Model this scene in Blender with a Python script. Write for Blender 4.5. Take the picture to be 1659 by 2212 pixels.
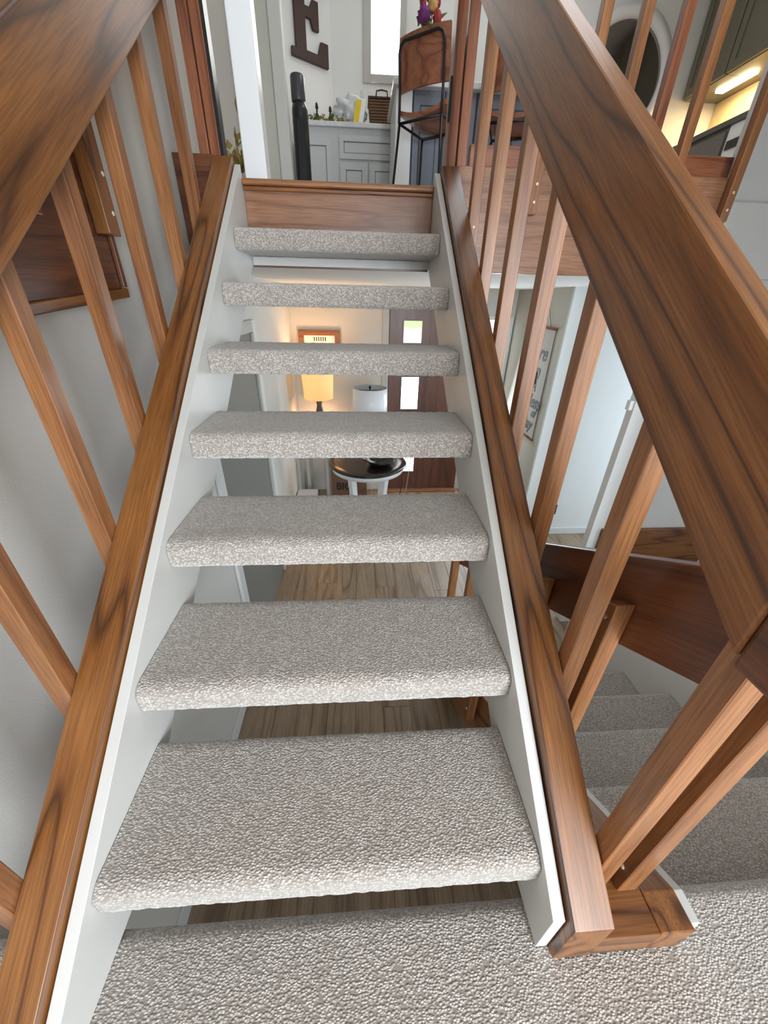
import bpy, bmesh, math, random
from mathutils import Vector, Matrix, noise

random.seed(7)
S = bpy.context.scene
for o in list(bpy.data.objects):
    bpy.data.objects.remove(o)
COL = S.collection
R_ = math.radians

# ------------------------------------------------------------------ camera
cd = bpy.data.cameras.new('camera')
cam = bpy.data.objects.new('camera', cd)
COL.objects.link(cam)
cam.location = (0.0776, -0.2735, 1.1678)
cam.rotation_euler = (R_(60.466), R_(-1.165), R_(-3.466))
cd.sensor_fit = 'VERTICAL'
cd.sensor_height = 36.0
cd.sensor_width = 27.0
cd.lens = 36.0 * 803.82 / 2212.0
cd.clip_start = 0.02
S.camera = cam

# ------------------------------------------------------------------ view, world, daylight
S.view_settings.view_transform = 'Standard'
S.view_settings.look = 'None'
S.view_settings.gamma = 1.0
S.view_settings.exposure = 0.0
S.view_settings.use_curve_mapping = False
W = bpy.data.worlds.new('sky')
S.world = W
W.use_nodes = True
W.node_tree.nodes['Background'].inputs[0].default_value = (0.86, 0.93, 1.0, 1)
W.node_tree.nodes['Background'].inputs[1].default_value = 1.5


def area(name, loc, target, sx, sy, energy, color):
    l = bpy.data.lights.new(name, 'AREA')
    l.shape = 'RECTANGLE'
    l.size, l.size_y = sx, sy
    l.energy = energy
    l.color = color
    o = bpy.data.objects.new(name, l)
    COL.objects.link(o)
    o.location = loc
    d = Vector(target) - Vector(loc)
    o.rotation_euler = d.to_track_quat('-Z', 'Y').to_euler()
    return o


# daylight at the windows, some of them added for fill
area('daylight_landing_window', (1.12, -3.02, 1.10), (0.1, 1.5, 0.7), 1.05, 1.75, 180, (0.86, 0.93, 1.0))
area('added_fill_patio', (3.2, 0.6, 0.35), (1.0, 1.9, -0.6), 0.9, 2.2, 9, (0.90, 0.95, 1.0))  # added patio door light, brightens the lower level
area('daylight_dining_window', (0.36, 4.9, 3.35), (0.2, 0.0, 2.2), 0.30, 0.8, 5, (1.0, 0.98, 0.94))
area('added_fill_skylight', (1.5, 3.3, 4.12), (1.5, 3.3, 2.0), 1.2, 0.9, 11, (0.95, 0.97, 1.0))  # added skylight light, fills the upper level
area('daylight_family_window', (4.1, 2.65, 0.15), (2.2, 2.7, 0.0), 1.1, 1.6, 30, (0.66, 0.84, 1.0))
area('added_fill_lower', (0.1, -3.02, -0.68), (0.0, 0.8, -0.75), 1.3, 0.7, 42, (0.84, 0.92, 1.0))  # added window light, fills the floor and wall under the stairs
area('added_fill_sidelight', (1.73, 4.55, 0.0), (-0.5, 0.9, -0.9), 0.28, 1.9, 30, (0.82, 0.92, 1.0))  # added sidelight, brightens the entry and the wall below the stairs

# ------------------------------------------------------------------ materials
MATS = {}


def new_mat(name):
    m = bpy.data.materials.new(name)
    m.use_nodes = True
    nt = m.node_tree
    b = nt.nodes['Principled BSDF']
    MATS[name] = m
    return m, nt, b


def N(nt, typ, **kw):
    n = nt.nodes.new(typ)
    for k, v in kw.items():
        if k.startswith('i_'):
            n.inputs[k[2:].replace('_', ' ')].default_value = v
        else:
            setattr(n, k, v)
    return n


def plain(name, col, rough=0.5, metal=0.0, var=0.06, scale=9.0, bump=0.0, bscale=120.0, spec=0.5):
    m, nt, b = new_mat(name)
    tc = N(nt, 'ShaderNodeTexCoord')
    nz = N(nt, 'ShaderNodeTexNoise', i_Scale=scale, i_Detail=4.0)
    nt.links.new(tc.outputs['Object'], nz.inputs['Vector'])
    mx = N(nt, 'ShaderNodeMix', data_type='RGBA')
    c = Vector(col)
    mx.inputs[6].default_value = (*(c * (1 - var)), 1)
    mx.inputs[7].default_value = (*[min(1, x) for x in c * (1 + var)], 1)
    nt.links.new(nz.outputs['Fac'], mx.inputs[0])
    nt.links.new(mx.outputs[2], b.inputs['Base Color'])
    b.inputs['Roughness'].default_value = rough
    b.inputs['Metallic'].default_value = metal
    b.inputs['Specular IOR Level'].default_value = spec
    if bump:
        n2 = N(nt, 'ShaderNodeTexNoise', i_Scale=bscale, i_Detail=3.0)
        nt.links.new(tc.outputs['Object'], n2.inputs['Vector'])
        bp = N(nt, 'ShaderNodeBump', i_Strength=bump, i_Distance=0.002)
        nt.links.new(n2.outputs['Fac'], bp.inputs['Height'])
        nt.links.new(bp.outputs['Normal'], b.inputs['Normal'])
    return m


def wood(name, light, mid, dark, rough=0.36, coat=0.18, ring=26.0, shift=True):
    """stained oak; the grain runs along the object's own X axis"""
    m, nt, b = new_mat(name)
    L = nt.links.new
    tc = N(nt, 'ShaderNodeTexCoord')
    oi = N(nt, 'ShaderNodeObjectInfo')
    add = N(nt, 'ShaderNodeVectorMath', operation='MULTIPLY_ADD')
    comb = N(nt, 'ShaderNodeCombineXYZ')
    L(oi.outputs['Random'], comb.inputs[0]); L(oi.outputs['Random'], comb.inputs[1]); L(oi.outputs['Random'], comb.inputs[2])
    L(comb.outputs[0], add.inputs[0])
    add.inputs[1].default_value = (7.0, 3.1, 5.3)
    L(tc.outputs['Object'], add.inputs[2])
    # broad cathedral figure
    mp = N(nt, 'ShaderNodeMapping')
    mp.inputs['Scale'].default_value = (0.45, 6.0, 6.0)
    L(add.outputs[0], mp.inputs['Vector'])
    n1 = N(nt, 'ShaderNodeTexNoise', i_Scale=1.0, i_Detail=2.0, i_Roughness=0.45)
    L(mp.outputs[0], n1.inputs['Vector'])
    mul = N(nt, 'ShaderNodeMath', operation='MULTIPLY')
    mul.inputs[1].default_value = ring
    L(n1.outputs['Fac'], mul.inputs[0])
    fr = N(nt, 'ShaderNodeMath', operation='PINGPONG')
    fr.inputs[1].default_value = 1.0
    L(mul.outputs[0], fr.inputs[0])
    # fine pores
    mp2 = N(nt, 'ShaderNodeMapping')
    mp2.inputs['Scale'].default_value = (9.0, 260.0, 260.0)
    L(add.outputs[0], mp2.inputs['Vector'])
    n2 = N(nt, 'ShaderNodeTexNoise', i_Scale=1.0, i_Detail=2.0)
    L(mp2.outputs[0], n2.inputs['Vector'])
    cr = N(nt, 'ShaderNodeValToRGB')
    e = cr.color_ramp.elements
    e[0].position = 0.0; e[0].color = (*dark, 1)
    e[1].position = 1.0; e[1].color = (*light, 1)
    q = e.new(0.28); q.color = (*mid, 1)
    L(fr.outputs[0], cr.inputs[0])
    pr = N(nt, 'ShaderNodeMapRange')
    pr.inputs[1].default_value = 0.34; pr.inputs[2].default_value = 0.62
    pr.inputs[3].default_value = 0.70; pr.inputs[4].default_value = 1.08
    L(n2.outputs['Fac'], pr.inputs[0])
    big = N(nt, 'ShaderNodeTexNoise', i_Scale=2.2, i_Detail=2.0)
    L(add.outputs[0], big.inputs['Vector'])
    br = N(nt, 'ShaderNodeMapRange')
    br.inputs[3].default_value = 0.80; br.inputs[4].default_value = 1.2
    L(big.outputs['Fac'], br.inputs[0])
    m1 = N(nt, 'ShaderNodeMath', operation='MULTIPLY')
    L(pr.outputs[0], m1.inputs[0]); L(br.outputs[0], m1.inputs[1])
    vm = N(nt, 'ShaderNodeVectorMath', operation='SCALE')
    L(cr.outputs[0], vm.inputs[0]); L(m1.outputs[0], vm.inputs['Scale'])
    L(vm.outputs[0], b.inputs['Base Color'])
    b.inputs['Roughness'].default_value = rough
    b.inputs['Coat Weight'].default_value = coat
    b.inputs['Coat Roughness'].default_value = 0.22
    bp = N(nt, 'ShaderNodeBump', i_Strength=0.12, i_Distance=0.001)
    L(n2.outputs['Fac'], bp.inputs['Height'])
    L(bp.outputs['Normal'], b.inputs['Normal'])
    return m


def emit(name, col, strength):
    m, nt, b = new_mat(name)
    nz = N(nt, 'ShaderNodeTexNoise', i_Scale=3.0)
    tc = N(nt, 'ShaderNodeTexCoord')
    nt.links.new(tc.outputs['Object'], nz.inputs['Vector'])
    b.inputs['Base Color'].default_value = (*col, 1)
    b.inputs['Emission Color'].default_value = (*col, 1)
    b.inputs['Emission Strength'].default_value = strength
    b.inputs['Roughness'].default_value = 0.4
    return m


OAK = wood('oak_stain', (0.280, 0.110, 0.029), (0.218, 0.078, 0.019), (0.075, 0.026, 0.007), ring=17.0)
OAK_LIGHT = wood('oak_baluster', (0.335, 0.143, 0.054), (0.280, 0.112, 0.040), (0.185, 0.069, 0.024), ring=10.0)
OAK_DARK_SHADE = wood('oak_dark_shade', (0.17, 0.055, 0.020), (0.135, 0.042, 0.015), (0.08, 0.025, 0.010), ring=14.0)  # darker oak; holds the shade of the rails and guard board
OAK_RED = wood('oak_red', (0.31, 0.11, 0.05), (0.255, 0.085, 0.038), (0.15, 0.047, 0.02), ring=14.0)
OAK_FASCIA = wood('oak_fascia', (0.31, 0.145, 0.075), (0.265, 0.118, 0.058), (0.18, 0.074, 0.035), ring=14.0)
PLANK = wood('greige_plank', (0.35, 0.255, 0.168), (0.30, 0.214, 0.138), (0.18, 0.118, 0.074), rough=0.42, coat=0.05, ring=9.0)
PAINT = plain('white_paint', (0.64, 0.63, 0.60), 0.38, var=0.03, bump=0.10, bscale=60)
EDGE = plain('white_edge_paint', (0.82, 0.83, 0.80), 0.35, var=0.02, bump=0.1, bscale=50)
WALL = plain('wall_paint', (0.64, 0.625, 0.585), 0.85, var=0.02, bump=0.25, bscale=170)
WALL_W = plain('wall_white', (0.78, 0.78, 0.76), 0.85, var=0.02, bump=0.2, bscale=170)
WALL_TAN = plain('wall_tan', (0.46, 0.45, 0.39), 0.85, var=0.02, bump=0.2, bscale=170)  # tan of trim and pot; on the banner wall, painted shade
CEIL = plain('ceiling_paint', (0.80, 0.79, 0.76), 0.9, var=0.02)
TRIM = plain('trim_paint', (0.70, 0.71, 0.70), 0.45, var=0.02)
TRIM_G = plain('trim_grey', (0.50, 0.49, 0.45), 0.5, var=0.03)
DOOR_GREY = plain('door_grey', (0.20, 0.195, 0.175), 0.55, var=0.04)
CAB = plain('cabinet_grey', (0.56, 0.57, 0.57), 0.5, var=0.03)
CAB_SHADE = plain('cabinet_shade', (0.20, 0.20, 0.21), 0.7)  # shade tone for the creases round the door insets
OLIVE = plain('cabinet_olive', (0.17, 0.155, 0.11), 0.5, var=0.05)
SLATE = plain('island_slate', (0.17, 0.19, 0.235), 0.5, var=0.05)
SLATE_D = plain('island_slate_dark', (0.035, 0.038, 0.05), 0.55)
BLACK = plain('black_metal', (0.012, 0.012, 0.014), 0.4, 0.3)
BLACK_P = plain('black_plastic', (0.016, 0.017, 0.019), 0.28)
STEEL = plain('bolt_steel', (0.75, 0.74, 0.72), 0.25, 1.0)
BOLT = plain('bolt_plug', (0.72, 0.60, 0.46), 0.35)
COUNTER = plain('counter_stone', (0.66, 0.66, 0.66), 0.25, var=0.15, scale=40)
COUNTER_D = plain('counter_dark', (0.11, 0.105, 0.10), 0.3, var=0.2, scale=40)
WHITE = plain('white_gloss', (0.82, 0.83, 0.84), 0.3, var=0.02)
LINEN = plain('linen_cloth', (0.43, 0.42, 0.385), 0.9, var=0.05, bump=0.3, bscale=400)
INK = plain('black_ink', (0.012, 0.012, 0.012), 0.7)
E_BROWN = plain('letter_brown', (0.040, 0.015, 0.007), 0.5, var=0.15)
SIGN = plain('sign_wood', (0.17, 0.078, 0.045), 0.6, var=0.25, scale=20)
TABLE_DK = plain('table_espresso', (0.018, 0.013, 0.012), 0.22, var=0.1)
LEAF = plain('leaf_green', (0.09, 0.13, 0.02), 0.6, var=0.3)
LEAF_Y = plain('leaf_olive', (0.30, 0.22, 0.06), 0.7, var=0.3)
PURPLE = plain('bloom_purple', (0.13, 0.012, 0.13), 0.6, var=0.2)
MAGENTA = plain('bloom_magenta', (0.26, 0.012, 0.05), 0.6, var=0.2)
YELLOW_F = plain('bloom_yellow', (0.55, 0.33, 0.10), 0.6, var=0.2)
RED_F = plain('bloom_red', (0.32, 0.02, 0.015), 0.6, var=0.2)
YELLOW = plain('label_yellow', (0.80, 0.58, 0.02), 0.5)
FILM = plain('plastic_film', (0.62, 0.64, 0.66), 0.25, var=0.2, scale=30, bump=0.8, bscale=60)
TOWEL = plain('towel_white', (0.78, 0.79, 0.84), 0.9, bump=0.6, bscale=60)
BOX_GREY = plain('box_grey', (0.50, 0.53, 0.58), 0.6)
CORD_B = plain('cord_brown', (0.05, 0.02, 0.015), 0.5)
CORD_T = plain('cord_tan', (0.45, 0.33, 0.24), 0.6)
DOOR_WOOD = wood('door_mahogany', (0.125, 0.042, 0.02), (0.105, 0.034, 0.016), (0.07, 0.022, 0.011), ring=8.0, rough=0.4, coat=0.1)
PANE = emit('daylit_pane', (1.0, 1.0, 0.98), 5.0)
PANE_SOFT = emit('soft_daylit_pane', (0.93, 0.97, 1.0), 1.3)  # glowing panes, mostly of windows added for fill
GLOW = emit('under_cabinet_lamp', (1.0, 0.78, 0.45), 16.0)
BACKSPLASH = plain('backsplash_cream', (0.72, 0.58, 0.36), 0.3, var=0.1, scale=25)
MIRROR = plain('mirror_glass', (0.30, 0.28, 0.26), 0.08, 1.0, var=0.02)
OUTLET = plain('outlet_dark', (0.05, 0.045, 0.04), 0.5)


def lawn_pane():
    m, nt, b = new_mat('lawn_pane')
    tc = N(nt, 'ShaderNodeTexCoord')
    sp = N(nt, 'ShaderNodeSeparateXYZ')
    nt.links.new(tc.outputs['Generated'], sp.inputs[0])
    nz = N(nt, 'ShaderNodeTexNoise', i_Scale=7.0, i_Detail=3.0)
    nt.links.new(tc.outputs['Object'], nz.inputs['Vector'])
    ad = N(nt, 'ShaderNodeMath', operation='MULTIPLY_ADD')
    ad.inputs[1].default_value = 0.5
    nt.links.new(nz.outputs['Fac'], ad.inputs[0])
    nt.links.new(sp.outputs[2], ad.inputs[2])
    cr = N(nt, 'ShaderNodeValToRGB')
    cr.color_ramp.elements[0].position = 0.62; cr.color_ramp.elements[0].color = (1, 1, 1, 1)
    cr.color_ramp.elements[1].position = 0.95; cr.color_ramp.elements[1].color = (0.45, 0.66, 0.30, 1)
    nt.links.new(ad.outputs[0], cr.inputs[0])
    nt.links.new(cr.outputs[0], b.inputs['Emission Color'])
    nt.links.new(cr.outputs[0], b.inputs['Base Color'])
    b.inputs['Emission Strength'].default_value = 1.1
    return m


LAWN = lawn_pane()


def carpet_mat():
    m, nt, b = new_mat('loop_carpet')
    L = nt.links.new
    tc = N(nt, 'ShaderNodeTexCoord')
    geo = N(nt, 'ShaderNodeNewGeometry')
    mp = N(nt, 'ShaderNodeMapping')
    mp.inputs['Rotation'].default_value = (0.0, 0.0, 0.35)
    mp.inputs['Scale'].default_value = (165, 250, 215)
    L(geo.outputs['Position'], mp.inputs['Vector'])
    v = N(nt, 'ShaderNodeTexVoronoi', i_Scale=1.0)
    L(mp.outputs[0], v.inputs['Vector'])
    big = N(nt, 'ShaderNodeTexNoise', i_Scale=22.0, i_Detail=3.0)
    L(geo.outputs['Position'], big.inputs['Vector'])
    # loop profile: high at the cell centre
    hr = N(nt, 'ShaderNodeMapRange')
    hr.inputs[1].default_value = 0.05; hr.inputs[2].default_value = 0.75
    hr.inputs[3].default_value = 1.0; hr.inputs[4].default_value = 0.0
    L(v.outputs['Distance'], hr.inputs[0])
    # yarn fleck: each loop its own tone
    sep = N(nt, 'ShaderNodeSeparateColor')
    L(v.outputs['Color'], sep.inputs[0])
    mixv = N(nt, 'ShaderNodeMath', operation='MULTIPLY')
    L(hr.outputs[0], mixv.inputs[0])
    fl = N(nt, 'ShaderNodeMapRange')
    fl.inputs[3].default_value = 0.35; fl.inputs[4].default_value = 1.15
    L(sep.outputs[0], fl.inputs[0])
    L(fl.outputs[0], mixv.inputs[1])
    ad = N(nt, 'ShaderNodeMath', operation='MULTIPLY_ADD')
    ad.inputs[1].default_value = 0.12
    L(big.outputs['Fac'], ad.inputs[0])
    L(mixv.outputs[0], ad.inputs[2])
    cr = N(nt, 'ShaderNodeValToRGB')
    e = cr.color_ramp.elements
    e[0].position = 0.05; e[0].color = (0.30, 0.262, 0.228, 1)
    e[1].position = 0.98; e[1].color = (0.80, 0.755, 0.71, 1)
    q = e.new(0.42); q.color = (0.475, 0.420, 0.374, 1)
    L(ad.outputs[0], cr.inputs[0])
    L(cr.outputs[0], b.inputs['Base Color'])
    b.inputs['Roughness'].default_value = 0.95
    b.inputs['Specular IOR Level'].default_value = 0.1
    b.inputs['Sheen Weight'].default_value = 0.8
    b.inputs['Sheen Roughness'].default_value = 0.5
    bp = N(nt, 'ShaderNodeBump', i_Strength=0.75, i_Distance=0.004)
    L(hr.outputs[0], bp.inputs['Height'])
    L(bp.outputs['Normal'], b.inputs['Normal'])
    return m


CARPET = carpet_mat()

# ------------------------------------------------------------------ builders
I3 = Matrix.Identity(3)


def tag(o, label=None, cat=None, group=None, kind=None):
    if label: o['label'] = label
    if cat: o['category'] = cat
    if group: o['group'] = group
    if kind: o['kind'] = kind
    return o


def wloc(o):
    v = Vector(o.location)
    while o.parent:
        o = o.parent
        v += Vector(o.location)
    return v


def thing(name, loc, label, cat, group=None):
    o = bpy.data.objects.new(name, None)
    o.empty_display_size = 0.05
    COL.objects.link(o)
    o.location = loc
    return tag(o, label, cat, group)


def mesh_obj(name, verts, faces, mat, parent=None, rot=I3, bevel=0.0, seg=2, smooth=False, origin=None):
    """verts are in world space; the object's own axes are the columns of rot"""
    vs = [Vector(v) for v in verts]
    c = Vector(origin) if origin is not None else (Vector((min(v.x for v in vs), min(v.y for v in vs), min(v.z for v in vs))) +
                                                     Vector((max(v.x for v in vs), max(v.y for v in vs), max(v.z for v in vs)))) / 2
    rt = rot.transposed()
    me = bpy.data.meshes.new(name)
    me.from_pydata([rt @ (v - c) for v in vs], [], faces)
    if bevel > 0:
        bm = bmesh.new()
        bm.from_mesh(me)
        ed = [e for e in bm.edges if len(e.link_faces) == 2 and e.calc_face_angle(0) > 0.5]
        bmesh.ops.bevel(bm, geom=ed, offset=bevel, segments=seg, affect='EDGES', profile=0.5, clamp_overlap=True)
        bm.to_mesh(me)
        bm.free()
    if smooth:
        me.polygons.foreach_set('use_smooth', [True] * len(me.polygons))
    me.materials.append(mat)
    me.validate()
    o = bpy.data.objects.new(name, me)
    COL.objects.link(o)
    link(o, parent, c)
    if rot is not I3:
        o.rotation_euler = rot.to_euler()
    return o


def link(o, parent, world):
    world = Vector(world)
    if parent is not None:
        pr = parent.rotation_euler.to_matrix() if any(abs(a) > 1e-9 for a in parent.rotation_euler) else None
        o.parent = parent
        base = wloc(parent)
        d = world - base
        if pr is not None:      # keep world placement under a rotated parent
            o.matrix_parent_inverse = pr.to_4x4().inverted()
        o.location = d
    else:
        o.location = world


BOXF = [(0, 3, 2, 1), (4, 5, 6, 7), (0, 1, 5, 4), (1, 2, 6, 5), (2, 3, 7, 6), (3, 0, 4, 7)]
ALONG_Y = Matrix(((0, -1, 0), (1, 0, 0), (0, 0, 1)))      # local x -> world y
ALONG_Z = Matrix(((0, 0, 1), (0, 1, 0), (1, 0, 0))) @ Matrix(((1, 0, 0), (0, -1, 0), (0, 0, 1)))


def boxv(lo, hi):
    (a, b, c), (d, e, f) = lo, hi
    return [(a, b, c), (d, b, c), (d, e, c), (a, e, c), (a, b, f), (d, b, f), (d, e, f), (a, e, f)]


def box(name, lo, hi, mat, parent=None, bevel=0.0, rot=I3, seg=2):
    return mesh_obj(name, boxv(lo, hi), BOXF, mat, parent, rot, bevel, seg)


def struct(o):
    o['kind'] = 'structure'
    return o


def prism_x(name, yz, x0, x1, mat, parent=None, bevel=0.0, rot=I3, smooth=False):
    """polygon in the YZ plane (counter-clockwise seen from +X) pushed along X"""
    n = len(yz)
    vs = [(x0, y, z) for y, z in yz] + [(x1, y, z) for y, z in yz]
    fs = [tuple(range(n))[::-1], tuple(range(n, 2 * n))]
    for i in range(n):
        j = (i + 1) % n
        fs.append((i, j, n + j, n + i))
    return mesh_obj(name, vs, fs, mat, parent, rot, bevel, smooth=smooth)


def slope_rot(s):
    a = math.atan(s)
    ex = Vector((0, math.cos(a), math.sin(a)))
    ey = Vector((-1, 0, 0))
    ez = ex.cross(ey)
    return Matrix((ex, ey, ez)).transposed()


def tube(name, pts, rad, mat, parent=None, n=10, closed=False):
    pts = [Vector(p) for p in pts]
    rads = rad if isinstance(rad, (list, tuple)) else [rad] * len(pts)
    vs, fs = [], []
    m = len(pts)
    prev = None
    for i, p in enumerate(pts):
        a = pts[(i - 1) % m] if (closed or i > 0) else p
        b = pts[(i + 1) % m] if (closed or i < m - 1) else p
        t = (b - a).normalized()
        if prev is None:
            u = t.orthogonal().normalized()
        else:
            u = (prev - t * prev.dot(t)).normalized()
        prev = u
        w = t.cross(u)
        for k in range(n):
            ang = 2 * math.pi * k / n
            vs.append(p + (u * math.cos(ang) + w * math.sin(ang)) * rads[i])
    for i in range(m if closed else m - 1):
        for k in range(n):
            a, b = i * n + k, i * n + (k + 1) % n
            c, d = ((i + 1) % m) * n + (k + 1) % n, ((i + 1) % m) * n + k
            fs.append((a, b, c, d))
    if not closed:
        fs.append(tuple(range(n))[::-1])
        fs.append(tuple(range((m - 1) * n, m * n)))
    return mesh_obj(name, vs, fs, mat, parent, smooth=True)


def lathe(name, c, prof, mat, parent=None, n=40, caps=True):
    vs, fs = [], []
    for r, z in prof:
        for k in range(n):
            a = 2 * math.pi * k / n
            vs.append((c[0] + r * math.cos(a), c[1] + r * math.sin(a), c[2] + z))
    for i in range(len(prof) - 1):
        for k in range(n):
            k2 = (k + 1) % n
            fs.append((i * n + k, i * n + k2, (i + 1) * n + k2, (i + 1) * n + k))
    if caps:
        fs.append(tuple(range(n))[::-1])
        fs.append(tuple(range((len(prof) - 1) * n, len(prof) * n)))
    return mesh_obj(name, vs, fs, mat, parent, smooth=True, origin=c)


def blob(name, c, r, mat, parent=None, amp=0.0, freq=8.0, sub=3, scale=(1, 1, 1), seed=0.0):
    bm = bmesh.new()
    bmesh.ops.create_icosphere(bm, subdivisions=sub, radius=1.0)
    vs = []
    for v in bm.verts:
        d = 1 + amp * noise.noise(v.co * freq * 0.3 + Vector((seed, seed * 2, 0)))
        vs.append(Vector((v.co.x * scale[0], v.co.y * scale[1], v.co.z * scale[2])) * r * d + Vector(c))
    fs = [tuple(v.index for v in f.verts) for f in bm.faces]
    bm.free()
    return mesh_obj(name, vs, fs, mat, parent, smooth=True)


def text(name, body, origin, ex, ey, size, mat, parent, shear=0.0, depth=0.001):
    cu = bpy.data.curves.new(name, 'FONT')
    cu.body = body
    cu.size = size
    cu.shear = shear
    cu.offset = size * 0.022
    cu.extrude = depth
    cu.align_x = 'CENTER'
    t = bpy.data.objects.new(name, cu)
    COL.objects.link(t)
    dg = bpy.context.evaluated_depsgraph_get()
    me = bpy.data.meshes.new_from_object(t.evaluated_get(dg))
    bpy.data.objects.remove(t)
    me.materials.clear()
    me.materials.append(mat)
    o = bpy.data.objects.new(name, me)
    COL.objects.link(o)
    ex, ey = Vector(ex).normalized(), Vector(ey).normalized()
    rot = Matrix((ex, ey, ex.cross(ey))).transposed()
    link(o, parent, origin)
    o.rotation_euler = rot.to_euler()
    return o


def copy_tree(o, parent, shift):
    c = o.copy()
    COL.objects.link(c)
    c.parent = parent
    if parent is None:
        c.location = Vector(o.location) + Vector(shift)
    for ch in list(o.children):
        copy_tree(ch, c, (0, 0, 0))
    return c


# ------------------------------------------------------------------ key dimensions
RISE, RUN = 0.2033, 0.2760
THK, DEP = 0.0786, 0.284
HW = 0.43
FLOOR_LO = -6 * RISE       # -1.22
FLOOR_UP = 8 * RISE        # 1.626
DRUN = 0.29                # run of the lower flight
XL, XR = -0.715, 3.25      # left wall, right wall
YB = -3.10                 # wall behind the landing
CEIL_UP = 4.15
Y_EDGE = 1.95              # edge of the upper floor
CEIL_LO = 1.31
Y_DOOR = 4.62
Y_BACK = 5.0
SL = 0.762                 # slope of the upper stringers


def nose(y):
    return RISE + y * RISE / RUN


# ------------------------------------------------------------------ shell
struct(box('wall_left', (XL - 0.12, YB - 0.1, FLOOR_LO - 0.1), (XL, Y_BACK + 0.1, CEIL_UP), WALL))
bw = [((XL, YB - 0.12, FLOOR_LO), (XR, YB, 0.22)), ((XL, YB - 0.12, 2.08), (XR, YB, CEIL_UP)),
      ((XL, YB - 0.12, 0.22), (0.58, YB, 2.08)), ((1.66, YB - 0.12, 0.22), (XR, YB, 2.08))]
vs, fs = [], []
for lo, hi in bw:
    k = len(vs)
    vs += boxv(lo, hi)
    fs += [tuple(i + k for i in f) for f in BOXF]
struct(mesh_obj('wall_back', vs, fs, WALL))
win = struct(mesh_obj('window_1', boxv((0.58, YB - 0.10, 0.22), (1.66, YB - 0.02, 0.28)), BOXF, TRIM))
box('window_frame', (0.58, YB - 0.10, 2.02), (1.66, YB - 0.02, 2.08), TRIM, win)
box('window_frame', (0.58, YB - 0.10, 0.28), (0.64, YB - 0.02, 2.02), TRIM, win)
box('window_frame', (1.60, YB - 0.10, 0.28), (1.66, YB - 0.02, 2.02), TRIM, win)
box('window_mullion', (1.10, YB - 0.10, 0.28), (1.14, YB - 0.02, 2.02), TRIM, win)
w6 = struct(box('window_6_added', (-0.55, YB + 0.0005, -1.03), (0.75, YB + 0.012, -0.33), PANE_SOFT))  # added window that goes with the lower fill light
box('window_frame', (-0.60, YB + 0.0005, -1.08), (0.80, YB + 0.02, -1.03), TRIM, w6)
box('window_frame', (-0.60, YB + 0.0005, -0.33), (0.80, YB + 0.02, -0.28), TRIM, w6)
struct(box('wall_landing_blocker', (1.725, YB, FLOOR_LO), (1.79, 1.10, CEIL_UP), WALL_W))  # added wall, keeps landing daylight off the wall beyond
# right side wall with the opening of an added patio door
rw = [((XR, YB - 0.12, FLOOR_LO), (XR + 0.12, 2.09, -0.9)), ((XR, YB - 0.12, 2.0), (XR + 0.12, 2.09, CEIL_UP)),
      ((XR, YB - 0.12, -0.9), (XR + 0.12, 0.15, 2.0)), ((XR, 1.05, -0.9), (XR + 0.12, 2.09, 2.0))]
vs, fs = [], []
for lo, hi in rw:
    k = len(vs)
    vs += boxv(lo, hi)
    fs += [tuple(i + k for i in f) for f in BOXF]
struct(mesh_obj('wall_right', vs, fs, WALL))
# wall facing the landing beyond the lower flight, with a stained fascia
wf = struct(box('wall_front', (1.79, 1.97, FLOOR_LO), (XR, 2.03, CEIL_LO - 0.001), WALL_W))
struct(box('wall_front_upper', (1.889, 1.97, CEIL_LO), (XR, 2.03, CEIL_UP), WALL_W))
box('fascia', (1.862, 1.945, -0.66), (XR - 0.002, 1.9695, -0.268), OAK, wf, bevel=0.003)
# lower level, far side
struct(box('wall_entry', (XL, Y_DOOR, FLOOR_LO), (1.95, Y_DOOR + 0.12, CEIL_LO), WALL))
struct(box('wall_family', (1.95, 3.36, FLOOR_LO), (4.3, Y_DOOR + 0.12, CEIL_LO), WALL_W))
struct(box('wall_family_end', (4.2, 1.9, FLOOR_LO), (4.3, 3.36, CEIL_LO), WALL_W))
struct(box('wall_shade_side', (1.935, 3.361, FLOOR_LO), (1.9499, Y_DOOR - 0.001, CEIL_LO - 0.001), WALL_TAN))  # darker than the adjoining wall face; shade put into its colour
bb = struct(box('baseboard_family', (1.951, 3.345, FLOOR_LO + 0.001), (4.19, 3.359, FLOOR_LO + 0.085), TRIM, bevel=0.003))
struct(box('baseboard_left', (XL + 0.0005, -0.2, FLOOR_LO + 0.001), (XL + 0.014, 1.62, FLOOR_LO + 0.10), TRIM, bevel=0.003))
struct(box('baseboard_entry', (XL + 0.02, Y_DOOR - 0.016, FLOOR_LO + 0.001), (0.33, Y_DOOR - 0.0005, FLOOR_LO + 0.10), TRIM, bevel=0.003))
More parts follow.
